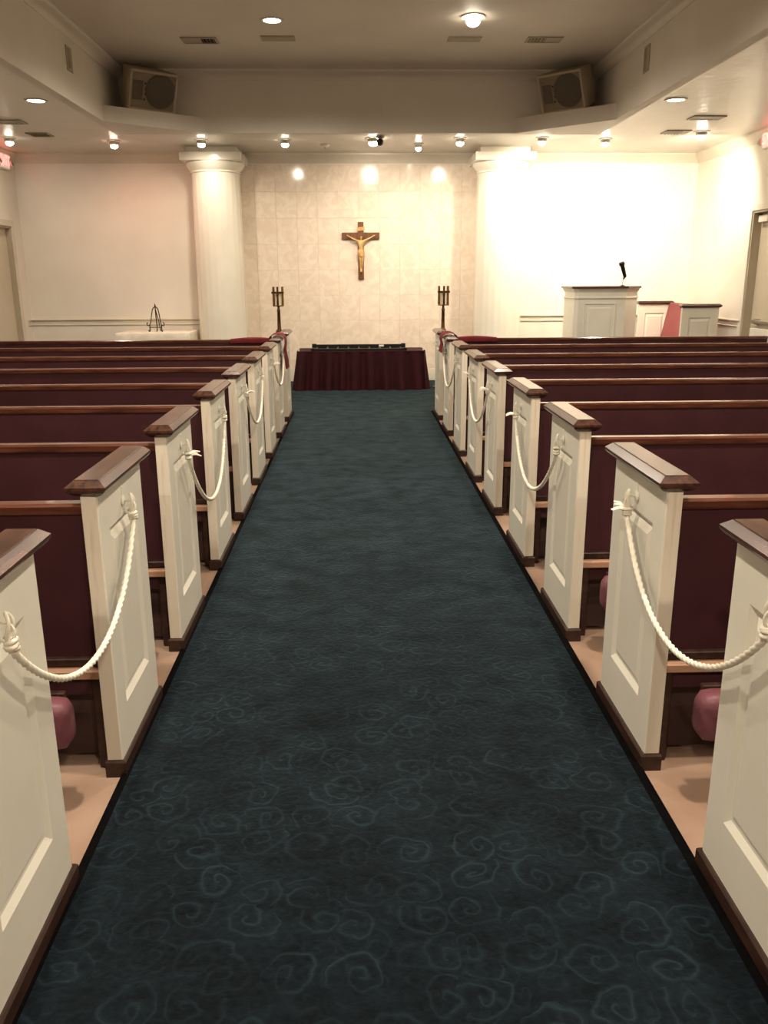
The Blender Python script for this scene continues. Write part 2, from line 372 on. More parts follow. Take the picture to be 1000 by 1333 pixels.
# ------------------------------------------------------------------ pews
TH, PD, PT = .047, .487, .905
def pew_end(root, sx, far=False, plain=False):
    """aisle end panel; local x=0 is the aisle face, body goes to +x*sx"""
    X = lambda v: v*sx
    zb, zt = .05, PT
    a0, a1, b0, b1 = .095, .392, .205, .782
    def ring(y0,y1,z0,z1,x): return [(X(x),y0,z0),(X(x),y1,z0),(X(x),y1,z1),(X(x),y0,z1)]
    mb = MB()
    mb.loops([ring(0,PD,zb,zt,TH), ring(0,PD,zb,zt,0.003), ring(.003,PD-.003,zb,zt-.003,0), ring(a0,a1,b0,b1,0), ring(a0+.012,a1-.012,b0+.016,b1-.012,.013), ring(a0+.022,a1-.022,b0+.026,b1-.022,.013)])
    p = mb.build('end_panel', 'pewwhite', root)
    MB().box(X(.0015), X(TH-.0015), -.005, .0, .058, zt-.002).build('edge_strip', 'pewedge', p, bevel=.0012, bseg=1)
    fm = MB()
    fm.loops([ring(a0+.020,a1-.020,b0+.024,b1-.020,.0135), ring(a0+.022,a1-.022,b0+.026,b1-.022,.0125), ring(a0+.044,a1-.044,b0+.048,b1-.048,.002), ring(a0+.046,a1-.046,b0+.05,b1-.05,.002)], True, True)
    fm.build('raised_panel', 'pewwhite', p)
    # cap
    cap = MB(); rs = []
    for z, o in ((PT,.004),(PT+.004,.012),(PT+.012,.022),(PT+.022,.030),(PT+.030,.030),(PT+.047,.010),(PT+.0465,.007),(PT+.049,.006)):
        x0, x1 = sorted((X(-o-.004), X(TH+o+.004)))
        rs.append(rect(x0, x1, -o+.002, PD+o-.002, z))
    cap.loops(rs); cap.build('cap', 'wood', p)
    bs = MB(); rs = []
    for z, o in ((0,.011),(.05,.011),(.056,.006),(.056,.0)):
        x0, x1 = sorted((X(-o), X(TH+o*.6))); rs.append(rect(x0,x1,-o,PD+o,z))
    bs.loops(rs); bs.build('base_plate', 'darkwood', p)
    if not plain:
        hk = MB(); hy, hz = .245, .828
        hk.lathe([(.001,0),(.017,.001),(.018,.004),(.012,.007),(.001,.008)], seg=12)
        hk.xf(Matrix.Translation((0,hy,hz)) @ Matrix.Rotation(-PI/2*sx,4,'Y'))
        pa = [(X(-.002),hy,hz+.0)]
        for k in range(11):
            a = PI*.5 - PI*1.35*k/10
            pa.append((X(-.022-.020*math.cos(a)*.9+.0), hy, hz-.022+.022*math.sin(a)))
        hk.tube(pa, .0035, 6)
        hk.box(X(-.004), X(0), hy-.006, hy+.006, hz-.02, hz+.045)
        hk.build('rope_hook', 'pewwhite', p, smooth=40)
    return p
def make_pew(sx, L):
    root = bpy.data.objects.new('church_pew', None); COL.objects.link(root)
    X = lambda v: v*sx
    pew_end(root, sx)
    # outer end, plain panel
    op = MB().box(X(L-TH), X(L), 0, PD, .0, PT+.03).build('outer_end_panel', 'pewwhite', root, bevel=.004)
    a, e = TH, L-TH
    # reclined back (near side towards the camera)
    def slab(z0,z1,y0,y1,t):  # y at z0 and z1 of the near face
        q = MB(); x0, x1 = sorted((X(a+.001), X(e-.001)))
        q.loops([[(x0,y0,z0),(x1,y0,z0),(x1,y0+t,z0),(x0,y0+t,z0)], [(x0,y1,z1),(x1,y1,z1),(x1,y1+t,z1),(x0,y1+t,z1)]]); return q
    slab(.375,.843,.072,.042,.026).build('back_panel', 'burgundy', root)
    slab(.40,.84,.099,.069,.030).build('back_cushion', 'burgundy', root, bevel=.012)
    tr = MB(); x0, x1 = sorted((X(a), X(e)))
    tr.loops([[(x0,y,z) for y,z in RP] for RP in [[(.034,.842),(.032,.848),(.03,.866),(.038,.874),(.076,.874),(.082,.866),(.08,.842)]]] + [[(x1,y,z) for y,z in [(.034,.842),(.032,.848),(.03,.866),(.038,.874),(.076,.874),(.082,.866),(.08,.842)]]])
    tr.build('top_rail', 'woodx', root)
    MB().box(X(a), X(e), .052, .096, .352, .376).build('bottom_rail', 'darkwood', root, bevel=.003, bseg=1)
    # cove strip above the bottom rail
    MB().box(X(a), X(e), .03, .46, .315, .345).build('seat_board', 'seatwood', root, bevel=.004, bseg=1)
    MB().box(X(a), X(e), .10, .47, .345, .41).build('seat_cushion', 'burgundy', root, bevel=.02)
    MB().box(X(a), X(e), .055, .075, .255, .315).build('seat_apron', 'burgundy', root)
    MB().box(X(a), X(e), .105, .125, .02, .30).build('under_seat_shade', 'undershade', root)  # dark board added to stand in for the pew's shadow on the floor
    for px in (a+.012, L*.38, L*.68):
        MB().box(X(px), X(px+.03), .045, .42, 0, .316).build('leg', 'darkwood', root, bevel=.004, bseg=1)
    # kneeler folded under the back
    k = MB()
    ring = []
    def pad(xx): return [(X(xx), -.15+.068*math.cos(t)*(1 if abs(math.cos(t))<.7 else .98), .155+.038*math.sin(t)) for t in [2*PI*q/16 for q in range(16)]]
    kp = MB(); xs = [(.085,.35),(.09,.7),(.105,.95),(.13,1.0),(L-.4,1.0),(L-.37,.95),(L-.35,.7)]
    rings = []
    for xx, f in xs:
        rings.append([(X(xx), -.145+.045*f*math.copysign(abs(math.cos(t))**.6, math.cos(t)), .270+.075*f*math.copysign(abs(math.sin(t))**.6, math.sin(t))) for t in [2*PI*q/20 for q in range(20)]])
    kn = kp.loops(rings).build('kneeler', 'mauve', root, smooth=50)
    MB().box(X(.12), X(L-.38), -.100, -.078, .20, .34).build('kneeler_board', 'darkwood', kn, bevel=.003, bseg=1)
    for px in (.30, L*.5, L-.5):
        kb = MB()
        for q in (0,):
            x0, x1 = sorted((X(px), X(px+.022)))
            kb.loops([[(x0,-.09,.20),(x1,-.09,.20),(x1,-.06,.19),(x0,-.06,.19)], [(x0,-.08,.25),(x1,-.08,.25),(x1,-.05,.24),(x0,-.05,.24)], [(x0,.045,.300),(x1,.045,.300),(x1,.075,.285),(x0,.075,.285)]])
            kb.box(X(px-.004), X(px+.026), -.095, -.055, 0, .205)
        kb.build('kneeler_bracket', 'darkwood', kn)
    return root
ORD = {1:'nearest', 2:'second nearest', 3:'third nearest', 4:'fourth nearest', 5:'fifth nearest', 6:'sixth nearest', 7:'third from the altar', 8:'second from the altar', 9:'frontmost'}
OFF = {('L',2):.015, ('L',3):-.03, ('L',4):.02, ('R',2):-.015, ('R',5):.04, ('R',8):.01}
PY = {}
for side, sx, ax, L in (('L',-1,AXL,3.60),('R',1,AXR,3.60)):
    sn = 'left' if side == 'L' else 'right'
    proto = make_pew(sx, L)
    for k in range(1,10):
        o = proto if k == 1 else dup(proto)
        y = Y0+(k-2)*PS+OFF.get((side,k),0); PY[side,k] = y
        o.location = (ax, y, 0)
        tag(o, 'cream and burgundy church pew %s of the aisle, %s' % (sn, ORD[k]), 'pew', 'church pews %s of the aisle' % sn)
# ------------------------------------------------------------------ ropes between pew ends
def rope(side, k, low, tails):
    sx = -1 if side == 'L' else 1; ax = AXL if side == 'L' else AXR
    xo = ax - sx*.030
    ya, yb = PY[side,k]+.245, PY[side,k+1]+.245; za = .765; zb = .765
    sn = 'left' if side == 'L' else 'right'
    nm = {1:'two nearest', 3:'third and fourth nearest', 5:'fifth and sixth nearest', 7:'seventh and eighth nearest'}[k]
    r = thing('barrier_rope', 'white twisted rope slung between the %s pew ends on the %s' % (nm, sn), 'rope', (xo, (ya+yb)/2, low), group='white ropes closing off the pews')
    pts = []; n = 190; h = (yb-ya)/2
    c = .35
    for i in range(n+1):
        u = -1+2*i/n
        f = (math.cosh(u/c*.55)-1)/(math.cosh(1/c*.55)-1)
        pts.append((sx*.012*(1-u*u)*-1, u*h, f*(za-low)))
    MB().tube(pts, .0092, 12, lobes=3, pitch=.075).build('rope_line', 'rope', r, smooth=60)
    for e, (u, yy) in enumerate(((-1,-h),(1,h))):
        kb = MB(); zz = za-low; rnd = random.Random(k*10+e+(100 if side=='L' else 0))
        for q in range(3):
            cy, cz, R = yy+rnd.uniform(-.004,.004), zz+.004+q*.009, .0105
            ax_ = Vector((rnd.uniform(-.4,.4), rnd.uniform(-.4,.4), 1)).normalized(); qd = Vector((0,0,1)).rotation_difference(ax_)
            kb.tube([Vector((0,cy,cz))+qd @ Vector((R*math.cos(t),R*math.sin(t),0)) for t in [2*PI*s/14 for s in range(15)]], .0056, 7)
        # loop over the hook
        lp = [(0, yy+.011*math.cos(t), zz+.052+.032*math.sin(t)) for t in [-PI/2+2*PI*s/16 for s in range(17)]]
        kb.tube([(x+sx*.004*math.sin(i), y, z) for i,(x,y,z) in enumerate(lp)], .0045, 7)
        kb.build('knot', 'rope', r, smooth=60)
        if (e == 0 and tails & 1) or (e == 1 and tails & 2):
            tb = MB()
            for q in range(4):
                d = Vector((-sx*(.035+.02*rnd.random()), rnd.uniform(-.015,.03), rnd.uniform(-.008,.02)))
                tb.tube([Vector((0,yy,zz+.02)), Vector((0,yy,zz+.02))+d*.6+Vector((0,0,.006)), Vector((0,yy,zz+.02))+d], [.006,.005,.0025], 6)
            tb.build('frayed_end', 'rope', r, smooth=60)
rope('L',1,.530,0); rope('L',3,.475,1); rope('L',5,.52,1); rope('L',7,.55,1)
rope('R',1,.530,2); rope('R',3,.505,2); rope('R',5,.51,3); rope('R',7,.52,0)

# ------------------------------------------------------------------ red cloths on the front pews
def cloth_over(side, k, y0, y1, hang_in, hang_out, lean, label):
    sx = -1 if side == 'L' else 1; ax = AXL if side == 'L' else AXR; py = PY[side,k]
    t = .012
    # plan path across the cap: (x local [aisle negative], z)
    path = [(-.046-.012,hang_out)]
    n = 8
    for i in range(1,n): path.append((-.048-.006*math.sin(i), hang_out+(.925-hang_out)*i/n))
    path += [(-.050,.93),(-.044,.951),(-.02,.972),(.02,.978),(.06,.972),(.092,.952),(.096,.93),(.098,.85),(.10,hang_in)]
    def skin(off):
        rings = []
        for j in range(13):
            f = j/12; ring = []
            for i, (x, z) in enumerate(path):
                drop = max(0,(.93-z)); wv = .008*math.sin(f*11+z*9)*min(1,drop*5) if x < 0 else .006*math.sin(f*9)*min(1,drop*5)
                nx_ = -1 if x < -.03 else (1 if x > .08 else 0)
                ring.append((ax+sx*(x+wv+nx_*off), py+y0+(y1-y0)*f*(1-.12*drop)+lean*drop, z+(off if nx_ == 0 else 0)+.006*math.sin(f*7)*(1 if nx_==0 else 0)))
            rings.append(ring)
        return rings
    o, i_ = skin(.004), skin(-.001)
    mb = MB(); n = len(path)
    rings = [list(a)+list(reversed(b_)) for a, b_ in zip(o, i_)]
    mb.loops(rings)
    c = mb.build('draped_cloth', 'redcloth', smooth=50)
    return tag(c, label, 'cloth', 'red cloths on the front pews')
cloth_over('L', 8, .20, .42, .74, .64, .10, 'red cloth draped over a pew end left of the aisle')
cloth_over('R', 8, .20, .44, .80, .79, -.12, 'red cloth draped over a pew end right of the aisle')
def folded(side, x0, x1, label):
    y = PY[side,9]; mb = MB(); rings = []
    for i in range(15):
        u = i/14; hgt = .004+.016*math.sin(PI*u); x = x0+(x1-x0)*u
        rings.append([(x, y+.014, .84), (x, y+.010, .86), (x, y+.014, .876+hgt*.6), (x, y+.03, .876+hgt), (x, y+.08, .876+hgt), (x,y+.105,.876+hgt*.5), (x, y+.106, .83), (x,y+.100,.83), (x,y+.098,.8755), (x,y+.024,.8755), (x,y+.022,.84)])
    mb.loops(rings); tag(mb.build('folded_cloth', 'redcloth', smooth=50), label, 'cloth', 'folded cloths on the frontmost pew backs')
folded('L', -1.33, -.84, 'folded red cloth lying along the frontmost left pew back')
folded('R', 1.02, 1.50, 'folded red cloth lying along the frontmost right pew back')

# ------------------------------------------------------------------ columns
def column(x, y, label):
    r = thing('column', label, 'column', (x,y,0), group='white round columns')
    seg = 160; nf = 24; rings = []
    for z, R in ((.12,.345),(.5,.342),(1.4,.337),(2.3,.330),(2.78,.326),(2.80,.326)):
        ring = []
        for j in range(seg):
            a = 2*PI*j/seg; ph = (a*nf/(2*PI)) % 1
            d = 0 if z >= 2.80 else .0045*max(0, math.sin(PI*ph))**.7
            ring.append(((R-d)*math.cos(a),(R-d)*math.sin(a),z))
        rings.append(ring)
    rings.append([(.326*math.cos(2*PI*j/seg),.326*math.sin(2*PI*j/seg),2.865) for j in range(seg)])
    MB().loops(rings).build('shaft', 'column', r, smooth=50)
    MB().lathe([(.326,2.862),(.338,2.866),(.342,2.876),(.338,2.886),(.334,2.89),(.350,2.905),(.375,2.935),(.392,2.965),(.398,2.99),(.394,3.0)], seg=64).build('echinus', 'column', r, smooth=40)
    MB().box(-.405,.405,-.405,.345,3.0,3.10).build('abacus', 'column', r, bevel=.006)
    MB().box(-.33,.33,-.33,.345,3.10,HC).build('top_block', 'trim', r)
    MB().lathe([(.40,.012),(.40,.06),(.385,.09),(.36,.10),(.352,.12)], seg=48).build('plinth', 'column', r, smooth=40)
column(-1.885, 12.30, 'white glossy round column left of the crucifix')
column(2.02, 12.30, 'white glossy round column right of the crucifix')

# ------------------------------------------------------------------ crucifix
cr_ = thing('crucifix', 'brown wooden crucifix with pale carved figure on the tiled wall', 'crucifix', (.084, Y_B-.014, 1.48))
MB().box(-.040,.040,-.03,0,0,.785).build('upright_beam', 'crosswood', cr_, bevel=.003, bseg=1)
MB().box(-.268,.268,-.036,-.002,.553,.642).build('cross_beam', 'crosswood', cr_, bevel=.003, bseg=1)
pl = MB(); rings = []
for i in range(11):
    u = -1+2*i/10; x = .052*u; y = -.034-.006*math.cos(u*2.4); s = .004*u
    rings.append([(x,y,.665+s),(x,y-.003,.665+s),(x,y-.003,.715+s),(x,y,.715+s)])
pl.loops(rings).build('title_scroll', 'corpus', cr_, smooth=40)
# carved figure: one continuous skinned body
def skin_obj(name, verts, edges, radii, mat, parent, sub=2, root=0):
    me = bpy.data.meshes.new(name); me.from_pydata(verts, edges, [])
    o = bpy.data.objects.new(name, me); COL.objects.link(o)
    md = o.modifiers.new('skin','SKIN'); md.use_smooth_shade = True
    for i, v in enumerate(me.skin_vertices[0].data): v.radius = radii[i] if isinstance(radii[i], tuple) else (radii[i],)*2; v.use_root = (i == root)
    sb = o.modifiers.new('sub','SUBSURF'); sb.levels = sub; sb.render_levels = sub
    dg = bpy.context.evaluated_depsgraph_get(); nm = bpy.data.meshes.new_from_object(o.evaluated_get(dg))
    bpy.data.objects.remove(o); nm.name = name
    for p in nm.polygons: p.use_smooth = True
    nm.materials.clear(); nm.materials.append(MT[mat])
    q = bpy.data.objects.new(name, nm); COL.objects.link(q); q.parent = parent
    return q
yb = -.062
V = [(0,yb,.385),(.003,yb-.004,.42),(0,yb-.008,.465),(0,yb-.004,.51),(0,yb-.004,.535),(.004,yb-.012,.556),(.008,yb-.016,.582),(.008,yb-.014,.600)]
R_ = [(.036,.026),(.030,.022),(.041,.028),(.043,.026),(.017,.017),(.015,.016),(.024,.025),(.014,.015)]
E_ = [(i,i+1) for i in range(7)]
for s in (-1,1):
    b0 = len(V)
    V += [(s*.045,yb+.002,.527),(s*.095,yb+.006,.548),(s*.135,yb+.010,.566),(s*.178,yb+.014,.592),(s*.195,yb+.014,.600),(s*.207,yb+.010,.603)]
    R_ += [.018,.0145,.012,.009,.011,.006]; E_ += [(3,b0)]+[(b0+i,b0+i+1) for i in range(5)]
    b0 = len(V)
    V += [(s*.019,yb-.004,.355),(s*.016+.004,yb-.016,.29),(s*.013+.004,yb-.020,.250),(s*.011+.002,yb-.004,.19),(s*.008,yb+.004,.135),(s*.007,yb-.012,.112),(s*.007,yb-.020,.095)]
    R_ += [.025,.020,.0155,.0155,.010,.0105,.006]; E_ += [(0,b0)]+[(b0+i,b0+i+1) for i in range(6)]
co = skin_obj('corpus', V, E_, R_, 'corpus', cr_)
lc = MB(); rings = []
for z, rx, ry in ((.405,.040,.030),(.395,.047,.034),(.37,.050,.037),(.345,.050,.040),(.315,.044,.040)):
    rings.append([((rx+.002*math.sin(6*t))*math.cos(t)+.001, yb-.006+(ry)*math.sin(t), z-.006*math.cos(t)+.003*math.sin(5*t)) for t in [2*PI*j/28 for j in range(28)]])
lc.loops(rings).build('loin_cloth', 'corpus', co, smooth=60)
MB().lathe([(.001,.604),(.016,.600),(.0225,.588),(.0225,.570),(.018,.556),(.010,.552)], (.008,yb-.007,0), 16).build('hair', 'crosswood', co, smooth=60)
MB().tube([(.008+.0235*math.cos(t), yb-.014+.0235*math.sin(t), .592+.002*math.sin(7*t)) for t in [2*PI*j/24 for j in range(25)]], .003, 6).build('crown_wreath', 'crosswood', co, smooth=60)

# ------------------------------------------------------------------ draped bier in front of the tiles
br = thing('casket_bier', 'low bier with pleated burgundy skirt and black frame before the tiled wall', 'bier', (.065, 11.55, .012))
def pleats():
    mb = MB(); hw, dp, H = .868, .56, .525
    per = []
    def seg(a, b_, n, nrm):
        for i in range(n): per.append((a[0]+(b_[0]-a[0])*i/n, a[1]+(b_[1]-a[1])*i/n, nrm))
    seg((-hw,0),(hw,0),150,(0,-1)); seg((hw,0),(hw,dp),48,(1,0)); seg((hw,dp),(-hw,dp),150,(0,1)); seg((-hw,dp),(-hw,0),48,(-1,0))
    rings = []; rnd = random.Random(3); ph = [0]
    for i in range(1,len(per)): ph.append(ph[-1]+rnd.uniform(.10,.62))
    for z in (0,.06,.16,.28,.40,.48,H):
        f = 1-z/H; ring = []
        for (x,y,n), p in zip(per, ph):
            a = (.012+.024*f)*math.sin(p)+.012*f*math.sin(p*.31+1)
            fl = .050*f**1.2
            sx_ = 1+fl/hw*(1 if True else 0)
            ring.append((x*sx_+n[0]*a, y+n[1]*a+(-fl*.5 if y < dp/2 else fl*.5), z))
        rings.append(ring)
    mb.loops(rings, False, False); return mb
pleats().build('skirt', 'velvet', br, smooth=60)
MB().box(-.866,.866,.0,.56,.505,.528).build('deck', 'velvet', br, bevel=.004, bseg=1)
for y, zt in ((.035,.560),(.40,.588)): MB().box(-.675,.615,y,y+.035,.528,zt).build('rail', 'black', br, bevel=.004, bseg=1)
for i in range(9):
    x = -.61+i*.145
    MB().tube([(x,.06,.548),(x,.41,.548)], .013, 10).build('roller', 'black', br, smooth=50)
for s in (-1,1):
    for y, zt in ((.015,.568),(.39,.598)): MB().box(-.03+s*.625-.03,-.03+s*.625+.03,y,y+.06,.528,zt).build('corner_block', 'black', br, bevel=.005)
    MB().box(s*.845-.008,s*.845+.008,.01,.026,.528,.566).build('end_post', 'white', br, bevel=.003, bseg=1)
MB().box(.25,.32,.390,.3995,.556,.582).build('tag', 'white', br)

# ------------------------------------------------------------------ candle stands
def candle(x, y, label):
    r = thing('candle_stand', label, 'candle stand', (x,y,.012), group='brass candle stands beside the bier')
    MB().lathe([(.138,0),(.138,.012),(.125,.02),(.06,.035),(.03,.05),(.022,.08),(.016,.10)], seg=40).build('foot', 'bronze', r, smooth=35)
    MB().lathe([(.022,.09),(.022,.70),(.024,.725),(.038,.735),(.046,.75),(.046,.785),(.040,.80),(.030,.81),(.025,.82),(.021,1.05),(.025,1.06),(.020,1.075),(.014,1.10),(.018,1.115),(.05,1.125)], seg=24).build('pole', 'bronze', r, smooth=35)
    MB().lathe([(.046,.752),(.050,.76),(.050,.772),(.046,.78)], seg=24).build('knop', 'brass', r, smooth=35)
    MB().box(-.070,.070,-.070,.070,1.118,1.132).build('tray', 'brass', r, bevel=.003, bseg=1)
    for sx_ in (-1,1):
        for sy in (-1,1): MB().box(sx_*.060-.010,sx_*.060+.010,sy*.060-.010,sy*.060+.010,1.13,1.375).build('corner_bar', 'brass', r, bevel=.002, bseg=1)
    c = MB().box(-.013,.013,-.080,-.068,1.13,1.375).build('lantern_cross', 'bronze', r)
    MB().box(-.082,.082,-.081,-.067,1.284,1.312).build('cross_arm', 'bronze', c)
    b = MB()
    b.box(-.076,.076,.062,.074,1.29,1.306).box(-.074,-.062,-.07,.07,1.29,1.306).box(.062,.074,-.07,.07,1.29,1.306)
    b.build('lantern_band', 'brass', r)
    k = MB().lathe([(.044,1.132),(.045,1.30),(.042,1.315),(.012,1.31)], seg=24).build('candle', 'candle', r, smooth=35)
    MB().tube([(0,0,1.305),(0,0,1.325)], .002, 6).build('wick', 'black', k)
candle(-1.05, 11.75, 'tall brass candle stand with square lantern left of the bier')
candle(1.195, 11.75, 'tall brass candle stand with square lantern right of the bier')

# ------------------------------------------------------------------ table with cloth and easel
tb = thing('side_table', 'small table by the left column under a white cloth', 'table', (-2.80, 12.20, .012))
MB().box(-.49,.49,-.33,.33,.735,.765).build('table_top', 'seatwood', tb)
for sx_ in (-1,1):
    for sy in (-1,1): MB().box(sx_*.45-.02,sx_*.45+.02,sy*.29-.02,sy*.29+.02,0,.735).build('leg', 'seatwood', tb)
def tcloth():
    mb = MB(); hx, hy = .50, .345; n = 30; rings = []
    def per(o, amp):
        pts = []
        seq = [((-hx,-hy),(hx,-hy),(0,-1)),((hx,-hy),(hx,hy),(1,0)),((hx,hy),(-hx,hy),(0,1)),((-hx,hy),(-hx,-hy),(-1,0))]
        q = 0
        for a, b_, nn in seq:
            for i in range(n):
                u = i/n; corner = max(0, 1-min(u,1-u)*9)
                d = o*(1+.9*corner*amp*20)+amp*math.sin(u*17+q)*(1-corner)
                sgx = math.copysign(1, a[0]+(b_[0]-a[0])*u); sgy = math.copysign(1, a[1]+(b_[1]-a[1])*u)
                cx_, cy_ = nn
                if corner > 0: cx_ += (sgx if nn[0]==0 else 0)*corner; cy_ += (sgy if nn[1]==0 else 0)*corner
                pts.append((a[0]+(b_[0]-a[0])*u+cx_*d, a[1]+(b_[1]-a[1])*u+cy_*d))
            q += 2
        return pts
    for z, o, amp in ((.770,0,0),(.764,.006,0),(.72,.010,.003),(.60,.016,.008),(.50,.02,.012)):
        rings.append([(x,y,z) for x,y in per(o,amp)])
    mb.loops(rings, False, True)
    # top is the first ring
    mb.f.append(tuple(range(4*n))); mb.f = [f for f in mb.f if not (len(f) == 4*n and f[0] >= 4*n)]
    return mb
tcl = tcloth().build('tablecloth', 'linen', smooth=50, loc=(-2.80,12.20,.012))
tag(tcl, 'white cloth covering the small table by the left column', 'tablecloth')
es = thing('plate_easel', 'small black wrought-iron easel on the white-clothed table', 'easel', (-2.795, 12.10, .783))
eh = .36; ebm = []
def arc(c, r, a0, a1, n=10, y=0): return [(c[0]+r*math.cos(a0+(a1-a0)*i/n), y, c[1]+r*math.sin(a0+(a1-a0)*i/n)) for i in range(n+1)]
for s in (-1,1):
    pth = [(0,0,.335)]
    pth += [(s*.022,-.002,.330),(s*.040,-.006,.300),(s*.055,-.02,.22),(s*.066,-.035,.14),(s*.076,-.045,.105),(s*.092,-.05,.085),(s*.112,-.05,.088),(s*.120,-.05,.11),(s*.112,-.05,.128),(s*.102,-.05,.122)]
    MB().tube(pth, 0.00725, 7).build('side_scroll', 'iron', es, smooth=60)
    lg = [(s*.080,-.05,.088),(s*.082,-.055,.05),(s*.080,-.06,.015),(s*.086,-.065,.006),(s*.096,-.065,.014),(s*.094,-.065,.024)]
    MB().tube(lg, 0.00797, 7).build('leg', 'iron', es, smooth=60)
MB().tube([(-.080,-.05,.062),(.080,-.05,.062)], 0.00580, 7).build('ledge_bar', 'iron', es, smooth=60)
MB().tube([(0,0,.33),(.004,-.01,.20),(.01,-.01,.07),(.012,-.03,.02),(.006,-.04,.006)], 0.00797, 7).build('centre_bar', 'iron', es, smooth=60)
MB().tube([(0,0,.31),(.02,.06,.15),(.03,.10,.006)], 0.00652, 7).build('back_leg', 'iron', es, smooth=60)
MB().lathe([(.002,.325),(.010,.335),(.013,.347),(.008,.362),(.002,.385)], seg=10).build('finial', 'iron', es, smooth=60)

# ------------------------------------------------------------------ pulpit, microphone, clergy bench
PZ = .20
pu = thing('pulpit', 'white panelled pulpit with dark wood top on the right platform', 'pulpit', (0,0,PZ))
base = [(2.86,11.0),(3.47,11.0),(3.71,11.27),(3.71,11.6),(2.82,11.6),(2.82,11.05)]
def grow(poly, d):
    n = len(poly); out = []
    for i in range(n):
        a, b_, c = Vector(poly[i-1]), Vector(poly[i]), Vector(poly[(i+1)%n])
        t1 = (b_-a).normalized(); t2 = (c-b_).normalized(); n1 = Vector((t1.y,-t1.x)); n2 = Vector((t2.y,-t2.x))
        nn = (n1+n2)/(1+n1.dot(n2)); p = b_+nn*d; out.append((p.x,p.y))
    return out
MB().prism(base, 0, 1.15).build('body', 'pewwhite', pu, bevel=.004, bseg=1)
MB().prism(grow(base,.02), 0, .10).build('plinth', 'pewwhite', pu, bevel=.005)
MB().prism(grow(base,.012), 1.025, 1.05).build('band_moulding', 'pewwhite', pu, bevel=.006)
MB().loops([[(x,y,1.105) for x,y in grow(base,.002)],[(x,y,1.145) for x,y in grow(base,.022)],[(x,y,1.152) for x,y in grow(base,.022)]]).build('cornice', 'pewwhite', pu)
MB().prism(grow(base,.042), 1.152, 1.18).build('top', 'wood', pu, bevel=.006)
fp = MB()
def frm(x0,x1,z0,z1,y): return [(x0,y,z0),(x1,y,z0),(x1,y,z1),(x0,y,z1)]
fp.loops([frm(2.93,3.35,.20,.975,10.999),frm(2.93,3.35,.20,.975,10.99),frm(2.945,3.335,.215,.96,10.988),frm(2.955,3.325,.225,.95,10.997)], False, True)
fp.build('front_panel', 'pewwhite', pu)
fm = MB().loops([frm(2.985,3.295,.255,.92,10.998),frm(3.0,3.28,.27,.905,10.989)]).build('raised_panel', 'pewwhite', pu)
# microphone
mc = thing('microphone', 'black microphone leaning on a short stem above the pulpit', 'microphone', (3.455,11.12,PZ+1.18))
MB().lathe([(.03,0),(.03,.008),(.012,.014)], seg=16).build('mount', 'black', mc, smooth=40)
MB().tube([(0,0,.01),(.0,0,.07),(.012,0,.10)], .006, 8).build('stem', 'metal', mc, smooth=60)
MB().tube([(.008,0,.085),(.020,0,.115),(.022,.0,.13)], .013, 10).build('clip', 'black', mc, smooth=60)
ax0, ax1 = Vector((.028,0,.105)), Vector((-.042,-.02,.30))
d_ = ax1-ax0
MB().tube([ax0+d_*t for t in (0,.04,.12,.5,.72,.76,.82,.92,.98,1.0)], [.012,.019,.023,.026,.027,.030,.037,.038,.030,.012], 14).build('body', 'black', mc, smooth=60)
# bench: end panels like the pews', upholstered between them, facing left
bn = thing('clergy_bench', 'cream-ended bench with rose upholstery by the right wall beyond the pulpit', 'bench', (4.70, 11.0, PZ), (0,0,PI/2+.055))
# local x runs back along the room, local y towards the left
pe = pew_end(bn, 1, plain=True)
pe2 = dup(pe); pe2.parent = bn; pe2.location = (1.47,0,0)
MB().loops([[(TH,.03,.42),(1.47,.03,.42),(1.47,.14,.42),(TH,.14,.42)],[(TH,-.0,.93),(1.47,-.0,.93),(1.47,.04,.93),(TH,.04,.93)]]).build('backrest', 'rose', bn, bevel=.01)
MB().box(TH,1.47,.10,.53,.30,.44).build('seat', 'rose', bn, bevel=.02)
MB().box(TH,1.47,.05,.45,.10,.30).build('seat_box', 'pewwhite', bn)

